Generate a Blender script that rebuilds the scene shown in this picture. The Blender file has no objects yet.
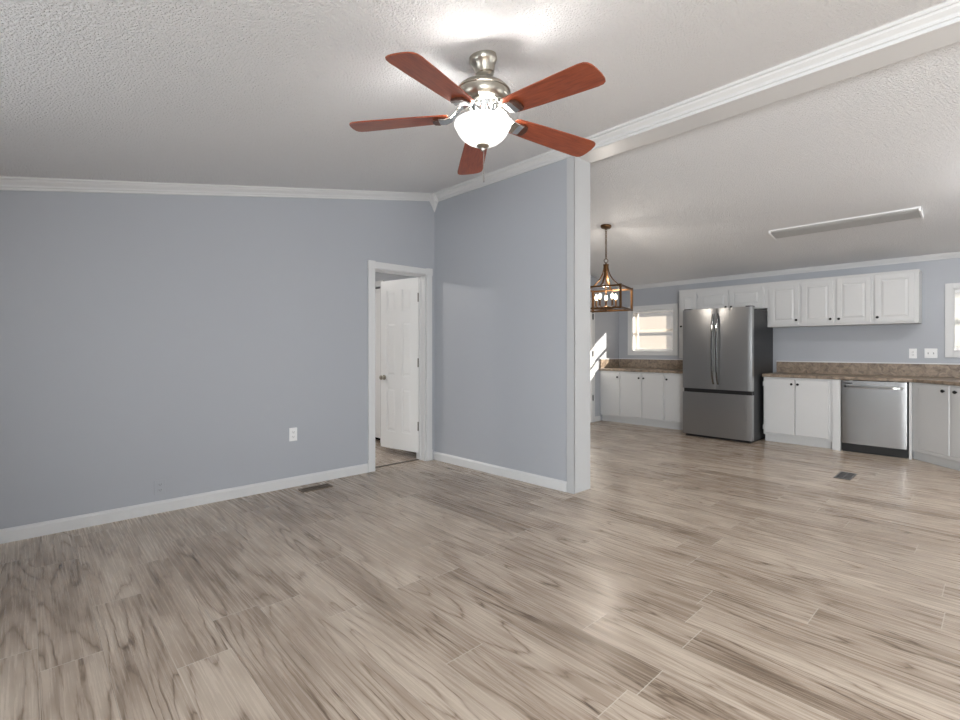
import bpy, bmesh, math, random
from mathutils import Vector, Matrix
random.seed(7)
S = bpy.context.scene
COL = S.collection
R = math.radians

# ------------------------------------------------------------------ camera, world, sun, daylight, exposure
cam_d = bpy.data.cameras.new('camera')
cam_d.sensor_width = 36.0
cam_d.lens = 488 / 960 * 36
cam_d.shift_y = -11 / 960
cam_d.clip_start = 0.02
cam = bpy.data.objects.new('camera', cam_d)
COL.objects.link(cam)
cam.location = (0, 0, 1.25)
cam.rotation_euler = (R(90), 0, R(47))
S.camera = cam

w = bpy.data.worlds.new('daylight'); S.world = w
w.use_nodes = True
wb = w.node_tree.nodes['Background']
wb.inputs[0].default_value = (0.92, 0.96, 1.0, 1)
wb.inputs[1].default_value = 0.45

sd = bpy.data.lights.new('sun', 'SUN'); sd.energy = 30; sd.angle = R(0.5); sd.color = (1.0, 0.93, 0.82)
so = bpy.data.objects.new('sun', sd); COL.objects.link(so)
so.rotation_euler = Vector((-.26, -.38, -.235)).to_track_quat('-Z', 'Y').to_euler()
so.location = (2, 14, 6)

def area(name, loc, d, sx, sy, e, col=(1, 1, 1)):
    l = bpy.data.lights.new(name, 'AREA'); l.shape = 'RECTANGLE'; l.size = sx; l.size_y = sy; l.energy = e; l.color = col
    o = bpy.data.objects.new(name, l); COL.objects.link(o)
    o.location = loc
    o.rotation_euler = Vector(d).to_track_quat('-Z', 'Z').to_euler()
    return o
# added area lamps outside the unseen walls, filling in as daylight
DL = (.915, .968, 1)
area('fill_light_front', (-2.2, -1.10, 1.35), (-.2, 1, -.25), 1.5, 1.2, 26, DL)
area('fill_light_front', (1.6, -1.10, 1.35), (-.25, 1, .0), 1.8, 1.3, 275, DL)
area('fill_light_patio', (3.55, 1.2, 1.05), (-1, 0, 0), 2.4, 2.0, 22, DL)
area('fill_light_dining', (3.55, 5.3, 1.1), (-1, 0, 0), 2.4, 2.0, 55, DL)

S.view_settings.view_transform = 'Standard'
S.view_settings.look = 'None'
S.view_settings.exposure = 0.16
S.view_settings.gamma = 1.0
S.view_settings.use_curve_mapping = False

# ------------------------------------------------------------------ helpers
class MB:
    def __init__(s): s.bm = bmesh.new()
    def box(s, x0, x1, y0, y1, z0, z1, mat=None):
        vs = [s.bm.verts.new(p) for p in ((x0,y0,z0),(x1,y0,z0),(x1,y1,z0),(x0,y1,z0),(x0,y0,z1),(x1,y0,z1),(x1,y1,z1),(x0,y1,z1))]
        if mat is not None:
            for v in vs: v.co = mat @ v.co
        for f in ((0,3,2,1),(4,5,6,7),(0,1,5,4),(1,2,6,5),(2,3,7,6),(3,0,4,7)):
            s.bm.faces.new([vs[i] for i in f])
        return s
    def loft(s, rings, close=True, cap=True):
        rr = [[s.bm.verts.new(p) for p in r] for r in rings]
        n = len(rr[0])
        for a, b in zip(rr, rr[1:]):
            for i in range(n if close else n - 1):
                j = (i + 1) % n
                s.bm.faces.new((a[i], a[j], b[j], b[i]))
        if cap:
            s.bm.faces.new(rr[0][::-1]); s.bm.faces.new(rr[-1])
        return s
    def prism(s, poly, vec):
        vec = Vector(vec)
        return s.loft([[Vector(p) for p in poly], [Vector(p) + vec for p in poly]])
    def cyl(s, a, b, r0, r1=None, n=16):
        a = Vector(a); b = Vector(b); r1 = r0 if r1 is None else r1
        d = (b - a).normalized()
        u = d.orthogonal().normalized(); v = d.cross(u)
        ring = lambda c, r: [c + (u * math.cos(2*math.pi*i/n) + v * math.sin(2*math.pi*i/n)) * r for i in range(n)]
        return s.loft([ring(a, r0), ring(b, r1)])
    def tube(s, pts, r, n=10, flat=None):
        pts = [Vector(p) for p in pts]
        rings = []; u = None
        for i, p in enumerate(pts):
            d = (pts[min(i+1, len(pts)-1)] - pts[max(i-1, 0)]).normalized()
            if u is None: u = d.orthogonal().normalized()
            u = (u - d * u.dot(d)).normalized(); v = d.cross(u)
            rr = r[i] if isinstance(r, (list, tuple)) else r
            rings.append([p + (u*math.cos(2*math.pi*k/n) + v*math.sin(2*math.pi*k/n))*rr for k in range(n)])
        return s.loft(rings)
    def strip(s, pts, side, wd, th):
        # rectangular bar along pts; side = width direction
        rings = []; pts = [Vector(p) for p in pts]; sd = Vector(side).normalized()
        for i, p in enumerate(pts):
            d = (pts[min(i+1, len(pts)-1)] - pts[max(i-1, 0)]).normalized()
            n = d.cross(sd).normalized()
            ww = wd[i] if isinstance(wd, (list, tuple)) else wd
            rings.append([p + sd*ww/2 + n*th/2, p - sd*ww/2 + n*th/2, p - sd*ww/2 - n*th/2, p + sd*ww/2 - n*th/2])
        return s.loft(rings)
    def lathe(s, prof, c, n=40):
        c = Vector(c)
        rings = [[c + Vector((r*math.cos(2*math.pi*i/n), r*math.sin(2*math.pi*i/n), z)) for i in range(n)] for r, z in prof]
        return s.loft(rings)
    def torus(s, c, ax, R0, r, n=20, m=8, sx=1.0):
        c = Vector(c); ax = Vector(ax).normalized(); u = ax.orthogonal().normalized(); v = ax.cross(u)
        rings = []
        for i in range(n):
            t = 2*math.pi*i/n
            d = u*math.cos(t) + v*math.sin(t)
            rings.append([s.bm.verts.new(c + d*(R0 + r*math.cos(2*math.pi*k/m)) + ax*(r*math.sin(2*math.pi*k/m))) for k in range(m)])
        for i in range(n):
            a = rings[i]; b = rings[(i+1) % n]
            for k in range(m):
                l = (k+1) % m
                s.bm.faces.new((a[k], a[l], b[l], b[k]))
        return s
    def sphere(s, c, r, sx=1, sy=1, sz=1, n=16):
        m = Matrix.Translation(Vector(c)) @ Matrix.Diagonal((r*sx, r*sy, r*sz, 1))
        bmesh.ops.create_uvsphere(s.bm, u_segments=n, v_segments=n//2+2, radius=1, matrix=m)
        return s
    def xf(s, m):
        for v in s.bm.verts: v.co = m @ v.co
        return s
    def build(s, name, mat, parent=None, bevel=0, smooth=False, segs=2):
        bmesh.ops.recalc_face_normals(s.bm, faces=s.bm.faces)
        me = bpy.data.meshes.new(name); s.bm.to_mesh(me); s.bm.free()
        if mat is not None: me.materials.append(mat)
        o = bpy.data.objects.new(name, me); COL.objects.link(o)
        if parent is not None:
            o.parent = parent
            o.matrix_parent_inverse = parent_matrix(parent).inverted()
        if smooth:
            me.polygons.foreach_set('use_smooth', [True]*len(me.polygons))
            me.set_sharp_from_angle(angle=R(38))
        if bevel:
            m = o.modifiers.new('bevel', 'BEVEL'); m.width = bevel; m.segments = segs; m.limit_method = 'ANGLE'; m.angle_limit = R(40)
        return o

def parent_matrix(p):
    m = Matrix.LocRotScale(p.location, p.rotation_euler, None)
    return m if p.parent is None else parent_matrix(p.parent) @ p.matrix_parent_inverse @ m

def empty(name, loc, label=None, cat=None, group=None, kind=None):
    o = bpy.data.objects.new(name, None); COL.objects.link(o); o.location = loc; o.empty_display_size = .05
    return tag(o, label, cat, group, kind)
def tag(o, label=None, cat=None, group=None, kind=None):
    if label: o['label'] = label
    if cat: o['category'] = cat
    if group: o['group'] = group
    if kind: o['kind'] = kind
    return o
def struct(o, label, cat): return tag(o, label, cat, None, 'structure')

def lin(c):
    c = c/255
    return c/12.92 if c <= .04045 else ((c+.055)/1.055)**2.4
def rgb(r, g, b): return (lin(r), lin(g), lin(b), 1)

def mat(name, col, rough=.5, metal=0, spec=.5, **kw):
    m = bpy.data.materials.new(name); m.use_nodes = True
    p = m.node_tree.nodes['Principled BSDF']
    p.inputs['Base Color'].default_value = col
    p.inputs['Roughness'].default_value = rough
    p.inputs['Metallic'].default_value = metal
    p.inputs['Specular IOR Level'].default_value = spec
    for k, v in kw.items(): p.inputs[k.replace('_', ' ')].default_value = v
    return m
def N(m, t, **kw):
    n = m.node_tree.nodes.new(t)
    for k, v in kw.items():
        if isinstance(v, (str, bool, int)) and hasattr(n, k): setattr(n, k, v)
        else: n.inputs[k.replace('_', ' ')].default_value = v
    return n
def L(m, a, ao, b, bi): m.node_tree.links.new(a.outputs[ao], b.inputs[bi])
def add_bump(m, scale, strength, dist=.002, detail=3, rough=.6, stretch=None):
    p = m.node_tree.nodes['Principled BSDF']
    g = N(m, 'ShaderNodeNewGeometry')
    mp = N(m, 'ShaderNodeMapping')
    if stretch: mp.inputs['Scale'].default_value = stretch
    n = N(m, 'ShaderNodeTexNoise', Scale=scale, Detail=float(detail), Roughness=rough)
    b = N(m, 'ShaderNodeBump', Strength=strength, Distance=dist)
    L(m, g, 'Position', mp, 'Vector'); L(m, mp, 'Vector', n, 'Vector')
    L(m, n, 'Fac', b, 'Height'); L(m, b, 'Normal', p, 'Normal')
    return m
def vary(m, c1, c2, scale, stretch=(1,1,1), detail=4, lo=.35, hi=.65, dist=0.0):
    p = m.node_tree.nodes['Principled BSDF']
    g = N(m, 'ShaderNodeTexCoord')
    mp = N(m, 'ShaderNodeMapping'); mp.inputs['Scale'].default_value = stretch
    n = N(m, 'ShaderNodeTexNoise', Scale=scale, Detail=float(detail), Roughness=.6, Distortion=dist)
    r = N(m, 'ShaderNodeValToRGB')
    r.color_ramp.elements[0].position = lo; r.color_ramp.elements[0].color = c1
    r.color_ramp.elements[1].position = hi; r.color_ramp.elements[1].color = c2
    L(m, g, 'Object', mp, 'Vector'); L(m, mp, 'Vector', n, 'Vector'); L(m, n, 'Fac', r, 'Fac'); L(m, r, 'Color', p, 'Base Color')
    return m

# ------------------------------------------------------------------ materials
M_wall = add_bump(mat('wall_paint', rgb(174, 177, 183), .42, spec=.35), 220, .12, .001)
M_ceil = mat('ceiling_texture', rgb(235, 235, 236), .8, spec=.25)
def knock(m):
    p = m.node_tree.nodes['Principled BSDF']
    g = N(m, 'ShaderNodeNewGeometry')
    v = N(m, 'ShaderNodeTexVoronoi', Scale=100.0, feature='SMOOTH_F1', Randomness=1.0)
    n = N(m, 'ShaderNodeTexNoise', Scale=150.0, Detail=3.0, Roughness=.55)
    a = N(m, 'ShaderNodeMath', operation='SUBTRACT')
    b = N(m, 'ShaderNodeBump', Strength=1.0, Distance=.010)
    L(m, g, 'Position', v, 'Vector'); L(m, g, 'Position', n, 'Vector')
    L(m, n, 'Fac', a, 0); L(m, v, 'Distance', a, 1)
    L(m, a, 'Value', b, 'Height'); L(m, b, 'Normal', p, 'Normal')
knock(M_ceil)
M_trim = mat('white_trim_paint', rgb(214, 214, 214), .35, spec=.4)
M_jamb = mat('white_jamb_paint', rgb(190, 191, 192), .4, spec=.4)
M_cab = mat('white_cabinet_paint', rgb(208, 208, 208), .38, spec=.4)
M_door = mat('white_door_paint', rgb(236, 236, 235), .35, spec=.4)
M_white = mat('white_plastic', rgb(236, 236, 236), .3)
M_black = mat('black_metal', rgb(18, 18, 19), .35, .3)
M_dark = mat('black_plastic', rgb(14, 14, 15), .5)
M_gapshade = mat('gap_shade', rgb(10, 10, 10), .9, spec=.1)  # near-black that paints in the shade of gaps
M_nickel = add_bump(mat('brushed_nickel', rgb(176, 171, 160), .28, 1.0), 60, .06, .001, stretch=(1, 1, 14))
M_handle = mat('dark_polished_steel', rgb(128, 128, 128), .16, 1.0)
M_chrome = mat('polished_nickel', rgb(205, 205, 203), .13, 1.0)
M_steel = mat('stainless_steel', rgb(160, 160, 160), .28, .86)
def steel_wave(m, st):
    p = m.node_tree.nodes['Principled BSDF']
    g = N(m, 'ShaderNodeNewGeometry')
    mp = N(m, 'ShaderNodeMapping'); mp.inputs['Scale'].default_value = (1, 1, .25)
    n = N(m, 'ShaderNodeTexNoise', Scale=3.2, Detail=1.0)
    b = N(m, 'ShaderNodeBump', Strength=st, Distance=.02)
    mp2 = N(m, 'ShaderNodeMapping'); mp2.inputs['Scale'].default_value = (1, 1, 60)
    n2 = N(m, 'ShaderNodeTexNoise', Scale=14.0, Detail=2.0)
    b2 = N(m, 'ShaderNodeBump', Strength=.04, Distance=.001)
    L(m, g, 'Position', mp, 'Vector'); L(m, mp, 'Vector', n, 'Vector'); L(m, n, 'Fac', b, 'Height')
    L(m, g, 'Position', mp2, 'Vector'); L(m, mp2, 'Vector', n2, 'Vector'); L(m, n2, 'Fac', b2, 'Height')
    L(m, b, 'Normal', b2, 'Normal'); L(m, b2, 'Normal', p, 'Normal')
steel_wave(M_steel, .32)
M_steel2 = mat('dishwasher_steel', rgb(168, 168, 168), .27, 1.0); steel_wave(M_steel2, .45)
M_side = mat('fridge_side_grey', rgb(40, 41, 43), .45, .2)
M_bronze = mat('antique_bronze', rgb(96, 66, 36), .4, .7)
M_counter = mat('stone_laminate', rgb(140, 120, 100), .3, spec=.45)
vary(M_counter, rgb(100, 86, 73), rgb(166, 148, 130), 16, detail=8, lo=.32, hi=.68, dist=.8)
M_blade = mat('cherry_wood', rgb(140, 66, 40), .3, spec=.5)
vary(M_blade, rgb(112, 48, 28), rgb(162, 82, 50), 9, (1, 9, 1), 6, .25, .75, .4)
M_bladeedge = mat('dark_wood_cap', rgb(70, 40, 28), .4)
M_vent = mat('brown_register', rgb(112, 98, 84), .45, .3)
M_vent2 = mat('grey_register', rgb(100, 98, 98), .45, .4)
M_lens = mat('fixture_lens', rgb(172, 172, 171), .35)
M_bluepl = mat('painted_plate', rgb(174, 177, 183), .45)

def emis(name, col, st, base=(1, 1, 1, 1)):
    m = mat(name, base, .4)
    p = m.node_tree.nodes['Principled BSDF']
    p.inputs['Emission Color'].default_value = col; p.inputs['Emission Strength'].default_value = st
    return m
M_bowl = emis('lit_frosted_glass', (1, .98, .95, 1), .95)
M_bulb = emis('lit_bulb', (1, .80, .50, 1), 3.5)

def glass_mat():
    m = bpy.data.materials.new('window_glass'); m.use_nodes = True
    nt = m.node_tree; nt.nodes.clear()
    o = nt.nodes.new('ShaderNodeOutputMaterial'); mx = nt.nodes.new('ShaderNodeMixShader'); mx.inputs[0].default_value = .06
    t = nt.nodes.new('ShaderNodeBsdfTransparent'); g = nt.nodes.new('ShaderNodeBsdfGlossy'); g.inputs['Roughness'].default_value = .03
    nt.links.new(t.outputs[0], mx.inputs[1]); nt.links.new(g.outputs[0], mx.inputs[2]); nt.links.new(mx.outputs[0], o.inputs[0])
    return m
M_glass = glass_mat()
def shade_mat(name, col, tr, tl):
    m = bpy.data.materials.new(name); m.use_nodes = True
    nt = m.node_tree; nt.nodes.clear()
    o = nt.nodes.new('ShaderNodeOutputMaterial')
    a = nt.nodes.new('ShaderNodeMixShader'); a.inputs[0].default_value = tr
    b = nt.nodes.new('ShaderNodeMixShader'); b.inputs[0].default_value = tl
    d = nt.nodes.new('ShaderNodeBsdfDiffuse'); d.inputs[0].default_value = col
    t = nt.nodes.new('ShaderNodeBsdfTranslucent'); t.inputs[0].default_value = col
    x = nt.nodes.new('ShaderNodeBsdfTransparent')
    nt.links.new(d.outputs[0], b.inputs[1]); nt.links.new(t.outputs[0], b.inputs[2])
    nt.links.new(b.outputs[0], a.inputs[1]); nt.links.new(x.outputs[0], a.inputs[2]); nt.links.new(a.outputs[0], o.inputs[0])
    return m
M_shade = shade_mat('solar_shade_fabric', rgb(214, 204, 192), .70, .22)
M_blind = shade_mat('white_blind', rgb(228, 228, 226), .0, .035)

def floor_mat():
    m = mat('laminate_planks', (.3, .27, .24, 1), .3, spec=.5)
    nt = m.node_tree; p = nt.nodes['Principled BSDF']
    def n(t, **k): return N(m, t, **k)
    def math_(op, a, b=None, c=None):
        x = n('ShaderNodeMath', operation=op)
        for i, v in enumerate((a, b, c)):
            if v is None: continue
            if isinstance(v, (int, float)): x.inputs[i].default_value = v
            else: nt.links.new(v, x.inputs[i])
        return x.outputs[0]
    g = n('ShaderNodeNewGeometry'); sp = n('ShaderNodeSeparateXYZ'); L(m, g, 'Position', sp, 0)
    X, Y = sp.outputs[0], sp.outputs[1]
    W, Ln = .197, 1.22
    v = math_('DIVIDE', math_('ADD', Y, .157), W)
    row = math_('FLOOR', v); fv = math_('FRACT', v)
    wn = n('ShaderNodeTexWhiteNoise', noise_dimensions='1D'); nt.links.new(row, wn.inputs['W'])
    u = math_('ADD', math_('DIVIDE', X, Ln), math_('MULTIPLY', wn.outputs['Value'], 7.31))
    colm = math_('FLOOR', u); fu = math_('FRACT', u)
    cv = n('ShaderNodeCombineXYZ'); nt.links.new(row, cv.inputs[0]); nt.links.new(colm, cv.inputs[1])
    w2 = n('ShaderNodeTexWhiteNoise', noise_dimensions='2D'); L(m, cv, 0, w2, 'Vector')
    idv = w2.outputs['Value']; idc = w2.outputs['Color']
    # grain coordinates, shifted per plank
    off = n('ShaderNodeVectorMath', operation='SCALE'); nt.links.new(idc, off.inputs[0]); off.inputs['Scale'].default_value = 40.0
    add = n('ShaderNodeVectorMath', operation='ADD'); L(m, g, 'Position', add, 0); L(m, off, 0, add, 1)
    mp = n('ShaderNodeMapping'); mp.inputs['Scale'].default_value = (1.0, 8.0, 1); L(m, add, 0, mp, 'Vector')
    # broad figure: vein lines follow the contours of a stretched noise, so they run along the plank and close in arches
    mpr = n('ShaderNodeMapping'); mpr.inputs['Scale'].default_value = (.42, 3.4, 1); L(m, add, 0, mpr, 'Vector')
    nf = n('ShaderNodeTexNoise', Scale=1.1, Detail=1.6, Roughness=.45, Distortion=.25); L(m, mpr, 0, nf, 'Vector')
    mpw = n('ShaderNodeMapping'); mpw.inputs['Scale'].default_value = (3.0, 16.0, 1); L(m, add, 0, mpw, 'Vector')
    nw = n('ShaderNodeTexNoise', Scale=1.6, Detail=3.0); L(m, mpw, 0, nw, 'Vector')
    ph = math_('FRACT', math_('ADD', math_('MULTIPLY', nf.outputs['Fac'], 15.0), math_('MULTIPLY', nw.outputs['Fac'], .75)))
    tri = math_('ABSOLUTE', math_('SUBTRACT', math_('MULTIPLY', ph, 2.0), 1.0))
    vein = math_('POWER', tri, 6.0)
    soft = tri
    mps = n('ShaderNodeMapping'); mps.inputs['Scale'].default_value = (.8, 34.0, 1); L(m, add, 0, mps, 'Vector')
    nstr = n('ShaderNodeTexNoise', Scale=2.8, Detail=6.0, Roughness=.66); L(m, mps, 0, nstr, 'Vector')
    nfine = nstr
    mpb = n('ShaderNodeMapping'); mpb.inputs['Scale'].default_value = (1.9, 4.4, 1); L(m, add, 0, mpb, 'Vector')
    nb = n('ShaderNodeTexNoise', Scale=1.1, Detail=1.5, Distortion=.5); L(m, mpb, 0, nb, 'Vector')
    mk = n('ShaderNodeMapping'); mk.inputs['Scale'].default_value = (.6, 10.0, 1); L(m, add, 0, mk, 'Vector')
    nk = n('ShaderNodeTexNoise', Scale=1.7, Detail=5.0, Roughness=.66, Distortion=.8); L(m, mk, 0, nk, 'Vector')
    kr = n('ShaderNodeMapRange'); kr.inputs[1].default_value = .60; kr.inputs[2].default_value = .74; kr.inputs[3].default_value = 0; kr.inputs[4].default_value = 1
    L(m, nk, 'Fac', kr, 0)
    pm = n('ShaderNodeMapRange'); pm.inputs[1].default_value = .36; pm.inputs[2].default_value = .60; L(m, nb, 'Fac', pm, 0)
    t = math_('MULTIPLY', nstr.outputs['Fac'], .38)
    t = math_('ADD', t, math_('MULTIPLY', nb.outputs['Fac'], .60))
    t = math_('ADD', t, math_('MULTIPLY', idv, .20))
    t = math_('SUBTRACT', t, math_('MULTIPLY', soft, .09))
    t = math_('SUBTRACT', t, math_('MULTIPLY', math_('MULTIPLY', vein, pm.outputs[0]), .30))
    t = math_('SUBTRACT', t, math_('MULTIPLY', kr.outputs[0], .34))
    rp = n('ShaderNodeValToRGB'); cr = rp.color_ramp
    mr = n('ShaderNodeMapRange'); mr.inputs[1].default_value = .14; mr.inputs[2].default_value = .72
    nt.links.new(t, mr.inputs[0])
    cr.elements[0].position = 0.0; cr.elements[0].color = rgb(84, 69, 57)
    cr.elements[1].position = 1.0; cr.elements[1].color = rgb(197, 182, 166)
    e = cr.elements.new(.28); e.color = rgb(130, 113, 97)
    e = cr.elements.new(.58); e.color = rgb(169, 152, 136)
    nt.links.new(mr.outputs[0], rp.inputs[0])
    # seams
    e1 = math_('MULTIPLY', math_('MINIMUM', fv, math_('SUBTRACT', 1.0, fv)), W)
    e2 = math_('MULTIPLY', math_('MINIMUM', fu, math_('SUBTRACT', 1.0, fu)), Ln)
    s1 = math_('MULTIPLY', math_('LESS_THAN', e1, .0016), .65); s2 = math_('MULTIPLY', math_('LESS_THAN', e2, .0020), .85)
    mx = n('ShaderNodeMix', data_type='RGBA'); nt.links.new(s1, mx.inputs[0]); nt.links.new(rp.outputs[0], mx.inputs[6]); pass
    sc_ = n('ShaderNodeMix', data_type='RGBA'); sc_.inputs[6].default_value = rgb(104, 90, 78); sc_.inputs[7].default_value = rgb(200, 188, 174)
    nt.links.new(math_('GREATER_THAN', wn.outputs['Value'], .45), sc_.inputs[0]); nt.links.new(sc_.outputs[2], mx.inputs[7])
    mx2 = n('ShaderNodeMix', data_type='RGBA'); nt.links.new(s2, mx2.inputs[0]); nt.links.new(mx.outputs[2], mx2.inputs[6]); mx2.inputs[7].default_value = rgb(206, 196, 184)
    nt.links.new(mx2.outputs[2], p.inputs['Base Color'])
    rr = math_('ADD', .21, math_('MULTIPLY', nfine.outputs['Fac'], .12)); nt.links.new(rr, p.inputs['Roughness'])
    b = n('ShaderNodeBump', Strength=.10, Distance=.002); nt.links.new(math_('ADD', nstr.outputs['Fac'], math_('MULTIPLY', math_('MAXIMUM', s1, s2), -1.0)), b.inputs['Height'])
    L(m, b, 'Normal', p, 'Normal')
    return m
M_floor = floor_mat()
M_seam = mat('dark_threshold', rgb(70, 58, 50), .5)

# ------------------------------------------------------------------ room shell
RX = 3.2            # right wall
FY = -0.80          # wall behind the camera
KY = 7.95           # kitchen back wall
PL, PR = 3.47, 3.70 # partition faces
def zl(y): return 3.005 + .186*(y - 3.41)      # living room ceiling
def zk(y): return 3.03 - .1515*(y - 3.6)       # kitchen ceiling

struct(MB().box(-8.2, RX+.15, FY-.15, KY+.15, -.1, 0).build('floor', M_floor), 'grey-brown laminate plank floor', 'floor')
T = .12
struct(MB().prism([(-8.2, FY-.15, zl(FY-.15)), (-8.2, 3.60, zl(3.60)), (-8.2, 3.60, zl(3.6)+T), (-8.2, FY-.15, zl(FY-.15)+T)], (8.2+RX+.15, 0, 0)).build('ceiling', M_ceil), 'sloped white textured living room ceiling', 'ceiling')
struct(MB().prism([(-8.2, 3.60, zk(3.60)), (-8.2, KY+.15, zk(KY+.15)), (-8.2, KY+.15, zk(KY+.15)+T), (-8.2, 3.60, zk(3.6)+T)], (8.2+RX+.15, 0, 0)).build('ceiling_kitchen', M_ceil), 'sloped white textured kitchen ceiling', 'ceiling')

# left wall with the doorway
D0, D1, DZ = 2.62, 3.275, 2.085
struct(MB().prism([(-4.55, FY-.15, 0), (-4.55, D0, 0), (-4.55, D0, DZ), (-4.55, D1, DZ), (-4.55, D1, 0), (-4.55, PL, 0), (-4.55, PL, zl(PL)+.02), (-4.55, FY-.15, zl(FY-.15)+.02)], (.15, 0, 0)).build('wall_left', M_wall), 'blue-grey wall with the bedroom doorway', 'wall')
# partition with the hall doorway beyond
H0, H1 = -6.40, -5.64
e = -2.537
struct(MB().prism([(-8.2, PL, 0), (H0, PL, 0), (H0, PL, 2.09), (H1, PL, 2.09), (H1, PL, 0), (e, PL, 0), (e, PL, 3.03), (-8.2, PL, 3.03)], (0, PR-PL, 0)).build('wall_partition', M_wall), 'blue-grey partition wall ending at the opening', 'wall')
CY = 3.395        # the partition meets the left wall a little nearer than its free end
struct(MB().prism([(-4.42, CY, 0), (e, PL-.0005, 0), (e, PL+.02, 0), (-4.42, PL+.02, 0)], (0, 0, 3.015)).build('wall_partition_face', M_wall), 'blue-grey face of the partition wall', 'wall')
struct(MB().box(-4.95, -4.80, PR, KY+.15, 0, 3.03).build('wall_kitchen_left', M_wall), 'pale wall at the far side of the kitchen', 'wall')
# kitchen back wall with two windows
def wall_y(mb, x0, x1, y0, y1, z1, holes):
    xs = x0
    for (a, b, c, d) in holes:
        mb.box(xs, a, y0, y1, 0, z1)
        mb.box(a, b, y0, y1, 0, c); mb.box(a, b, y0, y1, d, z1)
        xs = b
    mb.box(xs, x1, y0, y1, 0, z1)
    return mb
W1 = (-4.53, -3.77, 1.21, 1.94)
W2 = (-.40, .34, 1.22, 1.96)
struct(wall_y(MB(), -4.95, RX+.15, KY, KY+.15, zk(KY)+.03, [W1, W2]).build('wall_kitchen_back', M_wall), 'blue-grey kitchen back wall', 'wall')
# wall behind the camera and right wall, with window openings
FW = [(-2.95, -1.45, .75, 1.95), (.65, 2.55, .65, 2.05)]
struct(wall_y(MB(), -8.2, RX+.15, FY-.15, FY, zl(FY)+.03, FW).build('wall_front', M_wall), 'wall behind the viewpoint', 'wall')
mb = MB()
for y0, y1, z0, z1 in ((FY, 0.0, 0, 3.1), (0.0, 2.4, 2.05, 3.1), (2.4, 4.1, 0, 3.1), (4.1, 6.5, 2.05, 3.1), (6.5, KY, 0, 3.1)):
    mb.box(RX, RX+.15, y0, y1, z0, z1)
struct(mb.build('wall_right', M_wall), 'wall beyond the right of the view', 'wall')
struct(MB().box(.62, .74, 5.6, KY, 0, zk(5.6)+.02).build('wall_kitchen_right', M_wall), 'short wall at the end of the kitchen corner', 'wall')
# room behind the doorway
struct(MB().box(-8.2, -8.05, FY, PL, 0, 3.03).build('wall_bedroom_far', M_trim), 'far wall of the room behind the door', 'wall')

# beam along the ridge
struct(MB().box(-2.537, RX, PL, PR, 2.915, 3.06).build('beam', M_trim), 'white beam along the ridge', 'beam')
# white end of the partition
mb = MB().box(-2.545, -2.522, PL-.012, PR+.004, 0, 2.915).box(-2.598, -2.522, PL-.014, PL, 0, 2.915)
struct(mb.build('trim_1', M_jamb, bevel=.002), 'white corner post trim on the partition end', 'trim')

CROWN = [(0, 0), (0, -.108), (.010, -.108), (.016, -.104), (.016, -.094), (.010, -.092), (.012, -.084), (.022, -.080), (.024, -.072), (.020, -.070), (.026, -.060), (.038, -.050), (.052, -.038), (.058, -.026), (.056, -.023), (.066, -.021), (.072, -.014), (.072, -.006), (.078, 0)]
def crown(p0, p1, nrm, tilt=0, k=1.0):
    p0 = Vector(p0); p1 = Vector(p1); nrm = Vector(nrm)
    f = lambda p: [p + nrm*(d*k) + Vector((0, 0, h*k - tilt*d*k)) for d, h in CROWN]
    return MB().loft([f(p0), f(p1)])
struct(crown((-4.40, FY, zl(FY)), (-4.40, PL, zl(PL)), (1, 0, 0), 0, .72).build('trim_2', M_trim), 'white crown moulding on the left wall', 'trim')
struct(crown((-4.40, CY, zl(CY)), (-2.525, PL, zl(PL)), (0, -1, 0), .186, .9).build('trim_3', M_trim), 'white crown moulding along the partition', 'trim')
struct(crown((-2.525, PL, zl(PL)), (RX, PL, zl(PL)), (0, -1, 0), .186).build('trim_12', M_trim), 'white crown moulding along the beam', 'trim')
struct(crown((-4.80, KY, zk(KY)), (.62, KY, zk(KY)), (0, -1, 0), -.1515, .55).build('trim_4', M_trim), 'white crown moulding on the kitchen wall', 'trim')
c0 = Vector((-4.40, CY+.004, 0)); q = .078
sq = lambda k, z: [c0 + Vector((0, 0, z)), c0 + Vector((k, 0, z)), c0 + Vector((k, -k, z)), c0 + Vector((0, -k, z))]
struct(MB().loft([sq(q, 2.975), sq(q, 2.91), sq(q*.75, 2.885), sq(.006, 2.80)]).build('trim_5', M_trim, bevel=.002), 'white crown corner block', 'trim')

def baseb(p0, p1, nrm, name, lab, h=.085):
    prof = [(0, 0), (.016, 0), (.016, h-.018), (.013, h-.012), (.008, h-.004), (.005, h), (0, h)]
    p0 = Vector(p0); p1 = Vector(p1); nrm = Vector(nrm)
    f = lambda p: [p + nrm*d + Vector((0, 0, z)) for d, z in prof]
    return struct(MB().loft([f(p0), f(p1)]).build(name, M_trim), lab, 'baseboard')
baseb((-4.40, FY, 0), (-4.40, 2.555, 0), (1, 0, 0), 'baseboard_left', 'white baseboard on the left wall', .09)
baseb((-4.40, CY+.002, 0), (-2.598, PL-.001, 0), (0, -1, 0), 'baseboard_partition', 'white baseboard on the partition wall', .09)
baseb((-4.80, PR, 0), (-4.80, 7.33, 0), (1, 0, 0), 'baseboard_kitchen', 'white baseboard on the far kitchen wall')

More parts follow.
